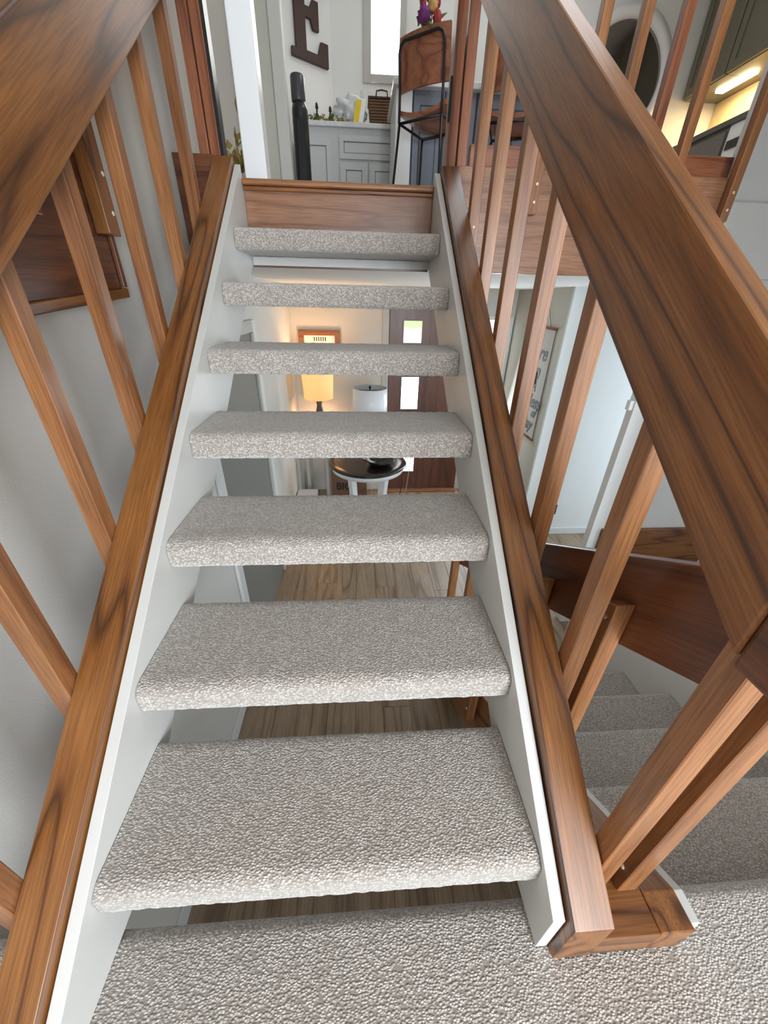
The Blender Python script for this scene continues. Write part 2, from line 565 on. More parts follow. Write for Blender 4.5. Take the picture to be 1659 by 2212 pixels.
# ceilings
struct(box('ceiling', (XL - 0.1, YB - 0.1, CEIL_UP), (4.4, Y_BACK + 0.2, CEIL_UP + 0.1), CEIL))
sky = struct(box('window_4_added', (0.88, 2.83, CEIL_UP - 0.012), (2.12, 3.77, CEIL_UP - 0.0005), PANE_SOFT))  # skylight added to carry the upper fill light
for a, b in (((0.82, 2.77), (2.18, 2.83)), ((0.82, 3.77), (2.18, 3.83)), ((0.82, 2.83), (0.88, 3.77)), ((2.12, 2.83), (2.18, 3.77))):
    box('window_frame', (a[0], a[1], CEIL_UP - 0.04), (b[0], b[1], CEIL_UP - 0.0005), TRIM, sky, bevel=0.003)
w5 = struct(box('window_5', (4.188, 2.10, -0.65), (4.1995, 3.20, 0.95), PANE_SOFT))
for a, b in (((2.04, -0.71), (3.26, -0.65)), ((2.04, 0.95), (3.26, 1.01)), ((2.04, -0.65), (2.10, 0.95)), ((3.20, -0.65), (3.26, 0.95))):
    box('window_frame', (4.17, a[0], a[1]), (4.1995, b[0], b[1]), TRIM, w5, bevel=0.003)
d3 = struct(box('door_3_added', (XR + 0.02, 0.15, -0.90), (XR + 0.10, 0.21, 2.0), TRIM))  # frame of the added patio door
box('door_frame', (XR + 0.02, 0.99, -0.90), (XR + 0.10, 1.05, 2.0), TRIM, d3)
box('door_frame', (XR + 0.02, 0.21, 1.94), (XR + 0.10, 0.99, 2.0), TRIM, d3)
# upper floor slab with its white header
struct(box('floor_upper', (XL, Y_EDGE + 0.001, CEIL_LO), (4.4, Y_BACK, FLOOR_UP - 0.001), CEIL))
# upper level back wall, with window opening at x 0.22..0.51
ub = [((-0.15, Y_BACK, FLOOR_UP), (0.225, Y_BACK + 0.1, CEIL_UP)), ((0.505, Y_BACK, FLOOR_UP), (4.4, Y_BACK + 0.1, CEIL_UP)),
      ((0.225, Y_BACK, FLOOR_UP), (0.505, Y_BACK + 0.1, 3.09)), ((0.225, Y_BACK, 3.95), (0.505, Y_BACK + 0.1, CEIL_UP))]
vs, fs = [], []
for lo, hi in ub:
    k = len(vs)
    vs += boxv(lo, hi)
    fs += [tuple(i + k for i in f) for f in BOXF]
struct(mesh_obj('wall_dining', vs, fs, WALL_W))
w2 = struct(box('window_2', (0.226, Y_BACK + 0.05, 3.091), (0.504, Y_BACK + 0.06, 3.949), PANE))
box('window_frame', (0.155, Y_BACK - 0.02, 3.03), (0.23, Y_BACK - 0.0005, 4.0), TRIM_G, w2, bevel=0.003)
box('window_frame', (0.50, Y_BACK - 0.02, 3.03), (0.56, Y_BACK - 0.0005, 4.0), TRIM_G, w2, bevel=0.003)
box('window_sill', (0.23, Y_BACK - 0.025, 3.03), (0.50, Y_BACK - 0.0005, 3.09), TRIM_G, w2, bevel=0.003)
# angled wall that carries the letter
AX, AY = -0.15, Y_BACK
DXA, DYA = -0.565, -0.39
ang = [(AX, AY), (AX + DXA, AY + DYA), (AX + DXA, AY + DYA + 0.25), (AX, AY + 0.25)]
vs = [(x, y, FLOOR_UP) for x, y in ang] + [(x, y, CEIL_UP) for x, y in ang]
struct(mesh_obj('wall_angled', vs, BOXF, WALL_W))
struct(box('wall_kitchen', (3.85, 2.09, FLOOR_UP), (3.97, Y_BACK, CEIL_UP), WALL))

# landing
L0 = 0.015
yz = [(YB, -0.24), (L0 - 0.012, -0.24)]
for i in range(9):
    a = -math.pi / 2 + math.pi / 2 * i / 8
    yz.append((L0 - 0.03 + 0.03 * math.cos(a + 0), -0.045 + 0.03 * math.sin(a)) if False else (L0 - 0.035 + 0.035 * math.cos(math.pi / 2 * i / 8 - 0), -0.035 + 0.035 * math.sin(math.pi / 2 * i / 8)))
yz.append((YB, 0.0))
struct(prism_x('floor_landing', yz, XL + 0.001, 1.70, CARPET))

# lower plank floor
fl = struct(box('floor', (XL, YB, FLOOR_LO - 0.06), (4.3, Y_DOOR, FLOOR_LO - 0.006), DOOR_GREY))
PW, PL = 0.185, 1.22
pm = None
col = 0
x = XL + 0.002
while x < 2.9:
    y = -0.25 - (col * 0.43) % PL
    while y < Y_DOOR - 0.02:
        y0, y1 = max(y, -0.25), min(y + PL, Y_DOOR - 0.003)
        if y1 - y0 > 0.05:
            full = abs((y1 - y0) - PL) < 1e-6
            if full and pm:
                o = bpy.data.objects.new('plank', pm)
                COL.objects.link(o)
                link(o, fl, (x + PW / 2, (y0 + y1) / 2, FLOOR_LO - 0.003))
                o.rotation_euler = ALONG_Y.to_euler()
            else:
                o = box('plank', (x + 0.0008, y0 + 0.0008, FLOOR_LO - 0.006), (x + PW - 0.0008, y1 - 0.0008, FLOOR_LO), PLANK, fl, bevel=0.0012, rot=ALONG_Y, seg=1)
                if full: pm = o.data
        y += PL
    x += PW
    col += 1

# ------------------------------------------------------------------ upper flight
st = thing('staircase', (0, 0.9, 0.0), 'open-riser stair flight with carpeted treads between white and oak stringers', 'staircase')


def tread_mesh(name, k, parent):
    yf = (k - 1) * RUN
    z1 = k * RISE
    rad = 0.026
    prof = []
    for i in range(14):                                 # underside, back to front
        prof.append((yf + DEP - (DEP - 0.010) * i / 13, z1 - THK))
    prof += [(yf + 0.004, z1 - THK + 0.004), (yf, z1 - THK + 0.012), (yf - 0.001, z1 - THK + 0.026), (yf, z1 - 0.040)]
    for i in range(7):
        a = math.pi - math.pi / 2 * i / 6
        prof.append((yf + rad * 1.25 + rad * 1.25 * math.cos(a), z1 - rad + rad * math.sin(a)))
    for i in range(1, 14):
        prof.append((yf + rad * 1.25 + (DEP - rad * 1.25 - 0.012) * i / 13, z1))
    prof += [(yf + DEP - 0.004, z1 - 0.004), (yf + DEP, z1 - 0.014), (yf + DEP, z1 - 0.05)]
    nx = 120
    n = len(prof)
    vs, fs = [], []
    for i in range(nx + 1):
        x = -HW + 0.0015 + (2 * HW - 0.003) * i / nx
        for y, z in prof:
            j = Vector((x * 60 + k * 9, y * 60, z * 60))
            s = 0.0016
            vs.append((x, y + s * noise.noise(j), z + s * noise.noise(j + Vector((31, 7, 3)))))
    for i in range(nx):
        for q in range(n):
            q2 = (q + 1) % n
            fs.append((i * n + q, i * n + q2, (i + 1) * n + q2, (i + 1) * n + q))
    fs.append(tuple(range(n)))
    fs.append(tuple(range(nx * n, nx * n + n))[::-1])
    return mesh_obj(name, vs, [f[::-1] for f in fs], CARPET, parent, smooth=True)


for k in range(1, 8):
    tread_mesh('tread', k, st)

SR = slope_rot(SL)


def stringer(side, yend):
    s = side
    xi, xm, xo = s * HW, s * (HW + 0.024), s * 0.535

    def wt(y): return RISE + 0.034 + SL * y

    def it(y): return RISE + 0.004 + SL * y
    ytop = Y_EDGE - 0.022
    poly = [(yend, 0.002), (0.36, 0.13 - 0.13 + 0.002)]
    # wood carriage
    ytw = (1.70 - RISE - 0.034) / SL
    poly = [(yend - 0.018, 0.002), (0.13, 0.002), (ytop, it(ytop) - 0.40), (ytop, 1.70), (ytw, 1.70), (yend - 0.018, wt(yend - 0.018))]
    a, b = sorted((xm + s * 0.004, xo))
    w = prism_x('stringer', poly, a, b, OAK, st, bevel=0.0018, rot=SR)
    yti = (1.675 - RISE - 0.004) / SL
    poly = [(yend, 0.002), (0.10, 0.002), (ytop, it(ytop) - 0.365), (ytop, 1.675), (yti, 1.675), (yend, it(yend))]
    a, b = sorted((xi, xm))
    f = prism_x('skirt_board', poly, a, b, PAINT, st, bevel=0.0015)
    a, b = sorted((xi + s * 0.0008, xm - s * 0.0008))
    e = 0.0022
    return w, f


stringer(-1, -0.20)
stringer(1, -0.066)
# riser board and nosing at the top
box('riser', (-HW + 0.001, Y_EDGE - 0.020, 7 * RISE + 0.003), (HW - 0.001, Y_EDGE - 0.001, FLOOR_UP - 0.024), OAK_FASCIA, st, bevel=0.001)
box('nosing', (-HW - 0.001, Y_EDGE - 0.045, FLOOR_UP - 0.022), (HW + 0.001, Y_EDGE + 0.05, FLOOR_UP + 0.002), OAK_LIGHT, st, bevel=0.009, seg=4)
box('cove', (-HW + 0.001, Y_EDGE - 0.032, FLOOR_UP - 0.038), (HW - 0.001, Y_EDGE - 0.0205, FLOOR_UP - 0.0225), OAK, st, bevel=0.004)
box('header', (-HW + 0.002, Y_EDGE - 0.018, CEIL_LO - 0.002), (HW - 0.002, Y_EDGE - 0.001, 7 * RISE - THK - 0.002), PAINT, st)
box('header_trim', (-HW + 0.002, Y_EDGE - 0.019, CEIL_LO - 0.010), (HW - 0.002, Y_EDGE + 0.01, CEIL_LO - 0.0025), OAK_DARK_SHADE, st)

# ------------------------------------------------------------------ railings of the upper flight
BS = 0.040


def bolt(parent, p, axis, mat=BOLT, r=0.0062, h=0.003):
    p = Vector(p)
    a = Vector(axis)
    u = a.orthogonal().normalized()
    w = a.cross(u)
    vs, fs, n = [], [], 10
    for i, (rr, hh) in enumerate(((1.0, 0), (1.0, h * 0.5), (0.7, h), (0.25, h * 1.1))):
        for k in range(n):
            t = 2 * math.pi * k / n
            vs.append(p + (u * math.cos(t) + w * math.sin(t)) * r * rr + a * hh)
    for i in range(3):
        for k in range(n):
            fs.append((i * n + k, i * n + (k + 1) % n, (i + 1) * n + (k + 1) % n, (i + 1) * n + k))
    fs.append(tuple(range(3 * n, 4 * n)))
    rt = parent.rotation_euler.to_matrix().transposed()
    c = wloc(parent)
    me = bpy.data.meshes.new('bolt')
    me.from_pydata([rt @ (v - c) for v in vs], [], fs)
    me.materials.append(mat)
    o = bpy.data.objects.new('bolt', me)
    COL.objects.link(o)
    o.parent = parent
    return o


def baluster(parent, x0, y0, zb, zt, slope, mat=OAK_LIGHT):
    x1, y1 = x0 + BS, y0 + BS
    dz = slope * BS
    vs = [(x0, y0, zb), (x1, y0, zb), (x1, y1, zb), (x0, y1, zb), (x0, y0, zt), (x1, y0, zt), (x1, y1, zt + dz), (x0, y1, zt + dz)]
    return mesh_obj('baluster', vs, BOXF, mat, parent, ALONG_Z, bevel=0.0018, seg=1)


def up_rail(side, label, y_lo):
    s = side
    t = thing('stair_railing', (s * 0.555, 0.9, 0.9), label, 'railing')
    lo_, hi_ = sorted((s * 0.497, s * 0.537))

    def b(y): return 0.632 + RISE + 0.744 * y

    def tp(y): return 0.848 + RISE + 0.744 * y
    yu = 1.98
    prism_x('handrail', [(y_lo, b(y_lo)), (yu, b(yu)), (yu, tp(yu)), (y_lo, tp(y_lo))], lo_, hi_, OAK, t, bevel=0.004, rot=slope_rot(0.744))
    for k in range(7):
        y = -0.012 + 0.272 * k + (0.0 if s > 0 else -0.006)
        x0 = 0.5375 if s > 0 else -0.5375 - BS
        zt = tp(y) - 0.03
        o = baluster(t, x0, y, RISE + 0.034 + SL * y - 0.17, zt, 0.744)
        bolt(o, (x0 + BS / 2, y - 0.0005, RISE + 0.034 + SL * y - 0.03), (0, -1, 0)) if k == 6 and s > 0 else None
        bolt(o, (x0 + BS + 0.0002, y + BS / 2, RISE + SL * y - 0.07), (1, 0, 0))
        bolt(o, (x0 - 0.0002, y + BS / 2, RISE + SL * y - 0.07), (-1, 0, 0))
    return t


tl = up_rail(-1, 'oak stair railing along the plain left wall with square balusters and wide board handrail', -0.9)
tr = up_rail(1, 'oak stair railing between the two flights with wide board handrail', -0.012)
# the level return of the handrail at the landing, its shade put into the wood colour
box('rail_return', (0.499, -0.42, 0.812), (0.5365, -0.0125, 1.035), OAK_DARK_SHADE, tr, bevel=0.006, rot=ALONG_Y)

# ------------------------------------------------------------------ lower flight
ls = thing('lower_staircase', (1.22, 0.9, FLOOR_LO), 'carpeted closed stair flight going down beside the open-riser flight', 'staircase')
for k in range(1, 6):
    y0 = L0 + DRUN * (k - 1)
    z = -k * RISE
    prof = [(y0 - 0.001, z - RISE + 0.002), (y0 + DRUN - 0.03, z - RISE + 0.002), (y0 + DRUN - 0.03, z - 0.045), (y0 + DRUN - 0.003, z - 0.04)]
    for i in range(6):
        a = math.pi / 2 * i / 5
        prof.append((y0 + DRUN - 0.024 + 0.024 * math.cos(a), z - 0.024 + 0.024 * math.sin(a)))
    prof.append((y0 - 0.001, z))
    prism_x('tread', prof, 0.752, 1.698, CARPET, ls)
DS = -RISE / DRUN


def dn(y): return (y - L0) * DS


yE = L0 + DRUN * 6
lp = [(-0.082, 0.002), (-0.082, 0.100), (-0.020, 0.100), (yE - 0.02, dn(yE - 0.02) + 0.075), (yE - 0.02, FLOOR_LO + 0.003), (1.36, FLOOR_LO + 0.003), (L0 + 0.0, -0.245), (L0 + 0.003, 0.002)]
prism_x('stringer', lp[::-1], 0.657, 0.728, OAK, ls, bevel=0.003, rot=slope_rot(DS))
lpw = [(-0.070, 0.002), (-0.070, 0.092), (-0.020, 0.092), (yE - 0.03, dn(yE - 0.03) + 0.068), (yE - 0.03, FLOOR_LO + 0.003), (1.40, FLOOR_LO + 0.003), (L0 + 0.002, -0.20), (L0 + 0.003, 0.002)]
prism_x('skirt_board', lpw[::-1], 0.729, 0.750, PAINT, ls, bevel=0.0015)
box('base_block', (0.536, -0.082, 0.002), (0.6565, 0.012, 0.098), OAK, ls, bevel=0.002)
rp = [(L0 + 0.005, dn(L0) + 0.0), (L0 + 0.005, dn(L0) + 0.30), (yE, dn(yE) + 0.30), (yE, FLOOR_LO + 0.003), (1.45, FLOOR_LO + 0.003), (L0 + 0.005, -0.245)]
prism_x('wall_skirt', rp[::-1], 1.701, 1.722, EDGE, ls, bevel=0.002)

dr = thing('stair_railing', (0.65, 0.8, 0.2), 'board handrail toned dark for shade, with short balusters guarding the lower flight', 'railing')


def dtop(y): return 0.905 - 0.585 * y


def dbot(y): return 0.668 - 0.575 * y


prism_x('handrail', [(-0.04, dbot(-0.04)), (1.72, dbot(1.72)), (1.72, dtop(1.72)), (-0.04, dtop(-0.04))], 0.646, 0.686, OAK_DARK_SHADE, dr, bevel=0.004, rot=slope_rot(-0.58))  # dark tone of the board is painted shade
for k, y in enumerate((-0.018, 0.268, 0.545, 0.835, 1.125, 1.415)):
    zt = (dtop(y) + dbot(y)) / 2 + 0.0
    zb = max(dn(y) + 0.075 - 0.20, FLOOR_LO + 0.02) if k else 0.1005
    o = baluster(dr, 0.605, y, zb, zt, -0.58)
    bolt(o, (0.6048, y + BS / 2, zt - 0.05), (-1, 0, 0), STEEL)
    bolt(o, (0.6048, y + BS / 2, zb + 0.07), (-1, 0, 0), BOLT)

# ------------------------------------------------------------------ upper floor edge
fa = thing('floor_edge_guard', (1.2, Y_EDGE, CEIL_LO), 'oak fascia board with bolted balusters along the upper floor edge', 'railing')
box('fascia', (0.537, Y_EDGE - 0.024, CEIL_LO - 0.008), (1.888, Y_EDGE - 0.0005, 1.706), OAK_FASCIA, fa, bevel=0.003)
box('bottom_rail', (0.60, Y_EDGE + 0.05, 1.722), (1.88, Y_EDGE + 0.09, 1.80), OAK_RED, fa, bevel=0.003)
for x in (0.875, 1.04, 1.205, 1.37, 1.525, 1.825):
    o = mesh_obj('baluster', boxv((x, Y_EDGE - 0.0245 - BS, 1.535), (x + BS, Y_EDGE - 0.0245, 2.62)), BOXF, OAK_RED if x in (1.37,) else OAK_LIGHT, fa, ALONG_Z, bevel=0.003)
    for z in (1.58, 1.645):
        bolt(o, (x + BS / 2, Y_EDGE - 0.0248 - BS, z), (0, -1, 0))
box('top_rail', (0.62, Y_EDGE - 0.0245, 2.45), (1.888, Y_EDGE + 0.012, 2.64), OAK, fa, bevel=0.005)
fb = thing('floor_edge_fascia', (-0.63, Y_EDGE, CEIL_LO), 'short oak fascia between the left wall and the stair stringer', 'fascia')
box('fascia', (XL + 0.001, Y_EDGE - 0.024, CEIL_LO - 0.008), (-0.537, Y_EDGE - 0.0005, 1.706), OAK_DARK_SHADE, fb, bevel=0.003)


def newel(x0, x1, label):
    t = thing('newel_post', ((x0 + x1) / 2, 2.03, FLOOR_UP), label, 'post')
    m = (x0 + x1) / 2
    box('post_board', (x0, 1.99, FLOOR_UP + 0.002), (m - 0.003, 2.075, 3.05), OAK_RED, t, bevel=0.004, rot=ALONG_Z)
    box('post_board', (m + 0.003, 1.985, FLOOR_UP + 0.002), (x1, 2.07, 3.05), OAK_RED, t, bevel=0.004, rot=ALONG_Z)
    return t


nr = newel(0.490, 0.583, 'reddish oak newel post with black gate latch beside the bar stool')
box('gate_latch', (0.478, 1.972, 1.86), (0.4895, 1.99, 2.00), BLACK_P, nr, bevel=0.003)
nl = newel(-0.615, -0.523, 'reddish oak newel post with black edge beside the white column')
box('edge_strip', (-0.5225, 1.99, FLOOR_UP + 0.08), (-0.510, 2.05, 3.05), BLACK_P, nl)
tag(struct(box('column', (-0.434, 2.015, FLOOR_UP + 0.0025), (-0.334, 2.115, CEIL_UP - 0.002), WHITE, bevel=0.006)))

# guard board on the left wall (edge of the level above)
lg = thing('wall_guard', (-0.69, 0.5, 1.1), 'oak guard board, toned dark for shade, with bolted balusters hung on the left wall', 'railing')


def lgz(y): return 1.165 - (1.18 - y) * 0.09


prism_x('guard_board', [(-0.9, lgz(-0.9)), (1.175, lgz(1.175)), (1.175, 1.60), (-0.9, 1.55)], XL + 0.001, -0.680, OAK_DARK_SHADE, lg, bevel=0.002, rot=slope_rot(0.05))  # unlit look of the board put into its darker oak
prism_x('edge_bead', [(-0.9, lgz(-0.9) - 0.004), (1.186, lgz(1.186) - 0.004), (1.186, lgz(1.186) + 0.022), (-0.9, lgz(-0.9) + 0.022)], -0.6795, -0.668, OAK, lg, bevel=0.003, rot=slope_rot(0.09))
box('end_bead', (-0.6795, 1.168, 1.19), (-0.668, 1.186, 1.60), OAK_DARK_SHADE, lg, bevel=0.002, rot=ALONG_Z)
for y in (0.79, 1.115, 0.40):
    o = mesh_obj('baluster', boxv((-0.6795, y, 1.322), (-0.6795 + BS, y + BS + 0.02, 2.65)), BOXF, OAK, lg, ALONG_Z, bevel=0.003)
    bolt(o, (-0.6795 + BS, y + 0.045, 1.376), (1, 0, 0))
    bolt(o, (-0.6795 + BS, y + 0.045, 1.465), (1, 0, 0))
box('top_rail', (-0.712, -0.9, 2.50), (-0.6798, 1.18, 2.68), OAK, lg, bevel=0.005, rot=ALONG_Y)

# ------------------------------------------------------------------ lower level: doors
d1 = struct(box('door_1', (0.445, Y_DOOR - 0.04, FLOOR_LO + 0.03), (1.445, Y_DOOR - 0.002, 1.13), DOOR_WOOD, rot=ALONG_Z))
for zz0, zz1, m in ((0.74, 0.975, LAWN), (-0.045, 0.35, PANE), (-0.92, -0.55, PANE)):
    p = box('pane', (0.61, Y_DOOR - 0.050, zz0), (0.825, Y_DOOR - 0.0405, zz1), m, d1)
    for a, b in (((0.600, zz0 - 0.012), (0.835, zz0)), ((0.600, zz1), (0.835, zz1 + 0.012)), ((0.600, zz0), (0.61, zz1)), ((0.825, zz0), (0.835, zz1))):
        box('pane_moulding', (a[0], Y_DOOR - 0.054, a[1]), (b[0], Y_DOOR - 0.0405, b[1]), DOOR_WOOD, d1)
box('mullion', (0.672, Y_DOOR - 0.053, 0.06), (0.676, Y_DOOR - 0.0502, 0.35), TRIM_G, d1)
box('mullion', (0.728, Y_DOOR - 0.053, 0.06), (0.732, Y_DOOR - 0.0502, 0.35), TRIM_G, d1)
box('door_casing', (0.36, Y_DOOR - 0.03, FLOOR_LO + 0.002), (0.44, Y_DOOR - 0.0005, 1.2), TRIM_G, d1, bevel=0.004)
box('door_casing', (1.45, Y_DOOR - 0.03, FLOOR_LO + 0.002), (1.53, Y_DOOR - 0.0005, 1.2), TRIM_G, d1, bevel=0.004)
box('threshold', (0.44, Y_DOOR - 0.12, FLOOR_LO + 0.001), (1.45, Y_DOOR - 0.001, FLOOR_LO + 0.028), OAK_FASCIA, d1, bevel=0.004)
w3 = struct(box('window_3_added', (1.60, Y_DOOR - 0.012, -1.0), (1.88, Y_DOOR - 0.002, 1.0), PANE_SOFT))  # sidelight window added to carry the entry fill light
for a, b in (((1.56, -1.04), (1.60, 1.04)), ((1.88, -1.04), (1.92, 1.04)), ((1.60, 1.0), (1.88, 1.04)), ((1.60, -1.04), (1.88, -1.0))):
    box('window_frame', (a[0], Y_DOOR - 0.03, a[1]), (b[0], Y_DOOR - 0.0005, b[1]), TRIM, w3, bevel=0.003)
d2 = struct(box('door_2', (XL + 0.0008, 1.72, FLOOR_LO + 0.005), (XL + 0.008, 2.80, 0.95), DOOR_GREY))
box('door_casing', (XL + 0.0006, 1.63, FLOOR_LO + 0.002), (XL + 0.022, 1.715, 1.03), TRIM, d2, bevel=0.004)
box('door_casing', (XL + 0.0006, 2.805, FLOOR_LO + 0.002), (XL + 0.024, 2.90, 1.03), TRIM, d2, bevel=0.004)
box('door_casing', (XL + 0.0006, 1.716, 0.952), (XL + 0.020, 2.804, 1.03), TRIM_G, d2, bevel=0.004)
box('door_stop', (XL + 0.0085, 2.76, FLOOR_LO + 0.002), (XL + 0.028, 2.80, 0.95), TRIM_G, d2, bevel=0.003)

# ------------------------------------------------------------------ lower level: furniture
rt = thing('round_table', (0.165, 3.64, FLOOR_LO), 'round side table with dark top and white legs below the stairs', 'table')
ZT = -0.395
lathe('table_top', (0.165, 3.64, ZT), [(0.36, -0.030), (0.42, -0.028), (0.432, -0.015), (0.42, 0.0), (0.34, 0.002), (0.02, 0.002)], TABLE_DK, rt, 64)
lathe('apron', (0.165, 3.64, ZT - 0.031), [(0.36, -0.055), (0.40, -0.05), (0.405, -0.002), (0.36, 0.0)], WHITE, rt, 64)
for k in range(4):
    a = math.pi / 4 + k * math.pi / 2
    ca, sa = math.cos(a), math.sin(a)
    c0 = Vector((0.165, 3.64, 0))
    prof = [(0.30, ZT - 0.086), (0.27, -0.68), (0.25, -0.92), (0.30, FLOOR_LO + 0.001)]
    wv = Vector((-sa, ca, 0)) * 0.032
    vs, fs = [], []
    for rr, z in prof:
        p = c0 + Vector((ca * rr, sa * rr, z))
        q = c0 + Vector((ca * (rr - 0.05), sa * (rr - 0.05), z))
        vs += [p - wv, p + wv, q + wv, q - wv]
    for i in range(3):
        for j in range(4):
            fs.append((i * 4 + j, i * 4 + (j + 1) % 4, i * 4 + 4 + (j + 1) % 4, i * 4 + 4 + j))
    fs += [(0, 1, 2, 3), (15, 14, 13, 12)]
    mesh_obj('leg', vs, fs, WHITE, rt, bevel=0.004)
box('shelf', (-0.03, 3.45, -1.00), (0.36, 3.83, -0.97), WHITE, rt, bevel=0.004)
bowl = lathe('bowl', (0.30, 3.52, ZT + 0.0035), [(0.06, 0.0), (0.12, 0.02), (0.155, 0.06), (0.16, 0.075), (0.15, 0.07), (0.11, 0.03), (0.03, 0.012)], TABLE_DK, None, 40)
tag(bowl, 'shallow dark bowl on the round table', 'bowl')
l2 = thing('table_lamp', (0.19, 3.72, ZT + 0.003), 'white drum-shade table lamp standing on the round table, unlit', 'lamp')
lathe('lamp_base', (0.19, 3.72, ZT + 0.003), [(0.085, 0), (0.09, 0.015), (0.03, 0.04), (0.055, 0.14), (0.075, 0.26), (0.05, 0.36), (0.018, 0.42), (0.012, 0.745)], WHITE, l2, 32)
lathe('lamp_shade', (0.19, 3.72, 0.055), [(0.183, 0), (0.185, 0.0), (0.178, 0.33), (0.175, 0.33)], WHITE, l2, 48, caps=False)
lathe('finial', (0.19, 3.72, 0.355), [(0.006, 0), (0.007, 0.02), (0.014, 0.03), (0.010, 0.045), (0.002, 0.05)], BLACK, l2, 16)
tube('shade_spider', [(0.015, 3.72, 0.36), (0.19, 3.72, 0.357), (0.365, 3.72, 0.36)], 0.003, BLACK, l2, 6)

ct = thing('plant_stand', (-0.40, 4.28, FLOOR_LO), 'slim grey plant stand under the lit lamp', 'stand')
box('stand_top', (-0.62, 4.12, -0.32), (-0.30, 4.46, -0.29), TRIM_G, ct, bevel=0.004)
for px, py in ((-0.60, 4.14), (-0.36, 4.14), (-0.60, 4.41), (-0.36, 4.41)):
    box('leg', (px, py, FLOOR_LO + 0.001), (px + 0.04, py + 0.03, -0.3205), TRIM_G, ct, bevel=0.003)
l1 = thing('table_lamp', (-0.40, 4.26, -0.29), 'lit table lamp with glowing cream shade and black base', 'lamp')
lathe('lamp_base', (-0.40, 4.26, -0.289), [(0.075, 0), (0.08, 0.012), (0.03, 0.04), (0.045, 0.12), (0.055, 0.20), (0.042, 0.30), (0.028, 0.36), (0.040, 0.44), (0.034, 0.47), (0.012, 0.48), (0.010, 0.60)], BLACK_P, l1, 28)
m, nt, b = new_mat('glowing_shade')
b.inputs['Base Color'].default_value = (0.80, 0.52, 0.25, 1)
b.inputs['Emission Color'].default_value = (1.0, 0.55, 0.19, 1)
b.inputs['Emission Strength'].default_value = 0.75
b.inputs['Roughness'].default_value = 0.8
sh = lathe('lamp_shade', (-0.40, 4.26, 0.155), [(0.165, 0), (0.168, 0.0), (0.186, 0.36), (0.183, 0.36)], m, l1, 48, caps=False)
pl = bpy.data.lights.new('lamp_bulb', 'POINT')
pl.energy = 14
pl.color = (1.0, 0.80, 0.50)
pl.shadow_soft_size = 0.05
po = bpy.data.objects.new('lamp_bulb', pl)
COL.objects.link(po)
po.parent = l1
po.location = (0, 0, 0.60)

pf = thing('picture_frame', (-0.385, Y_DOOR - 0.02, 0.5), 'small oak picture frame on the entry wall above the lit lamp', 'picture')
for a, b in (((-0.625, 0.80), (-0.145, 0.86)), ((-0.625, 0.45), (-0.145, 0.51)), ((-0.625, 0.51), (-0.565, 0.80)), ((-0.205, 0.51), (-0.145, 0.80))):
    box('frame_side', (a[0], Y_DOOR - 0.03, a[1]), (b[0], Y_DOOR - 0.0008, b[1]), OAK_LIGHT, pf, bevel=0.003)
box('print', (-0.5645, Y_DOOR - 0.012, 0.5105), (-0.2055, Y_DOOR - 0.0008, 0.7995), WHITE, pf)
for k in range(6):
    box('print_mark', (-0.45 + k * 0.026, Y_DOOR - 0.0135, 0.74), (-0.439 + k * 0.026, Y_DOOR - 0.0122, 0.785), INK, pf)

sg = thing('wooden_sign', (-0.16, 3.98, FLOOR_LO), 'dark wooden sign with block lettering leaning behind the round table', 'sign')
sgr = Matrix.Rotation(R_(-9), 3, 'X')


def tilt(v):
    p0 = Vector((-0.2, 4.10, FLOOR_LO + 0.005))
    return tuple(p0 + sgr @ (Vector(v) - p0))


mesh_obj('sign_board', [tilt(v) for v in boxv((-0.295, 4.10, FLOOR_LO + 0.005), (0.16, 4.12, -0.40))], BOXF, SIGN, sg, bevel=0.002)
for body, z, size in (('THE', -0.83, 0.10), ('BIG', -0.985, 0.13)):
    ey = sgr @ Vector((0, 0, 1))
    text('lettering', body, tilt((-0.135, 4.098, z)), (1, 0, 0), ey, size, INK, sg)
gb = box('storage_box', (-0.70, 3.75, -1.18 + 0.0), (-0.46, 4.02, -0.88), BOX_GREY, None, bevel=0.01)
gb.location.z += -0.04 + 0.001
tag(gb, 'pale grey storage box beside the left wall on the plank floor', 'box')
dm = box('shoe_tray', (-0.44, 3.80, FLOOR_LO + 0.001), (-0.32, 4.05, FLOOR_LO + 0.05), BLACK_P, None, bevel=0.01)
tag(dm, 'black shoe tray on the plank floor next to the grey box', 'tray')
tag(tube('lamp_cord', [(0.55, 3.82, ZT - 0.05), (0.585, 3.86, -0.62), (0.60, 3.95, -0.85), (0.585, 4.1, -1.1), (0.56, 4.2, FLOOR_LO + 0.008)], 0.006, CORD_B), 'dark cord hanging behind the round table', 'cord')
tag(tube('lamp_cord', [(0.70, 4.0, ZT + 0.1), (0.70, 4.05, -0.6), (0.685, 4.08, -0.85), (0.67, 4.15, -1.1), (0.69, 4.25, FLOOR_LO + 0.008)], 0.0045, CORD_T), 'thin tan cord hanging in front of the wooden front door', 'cord')

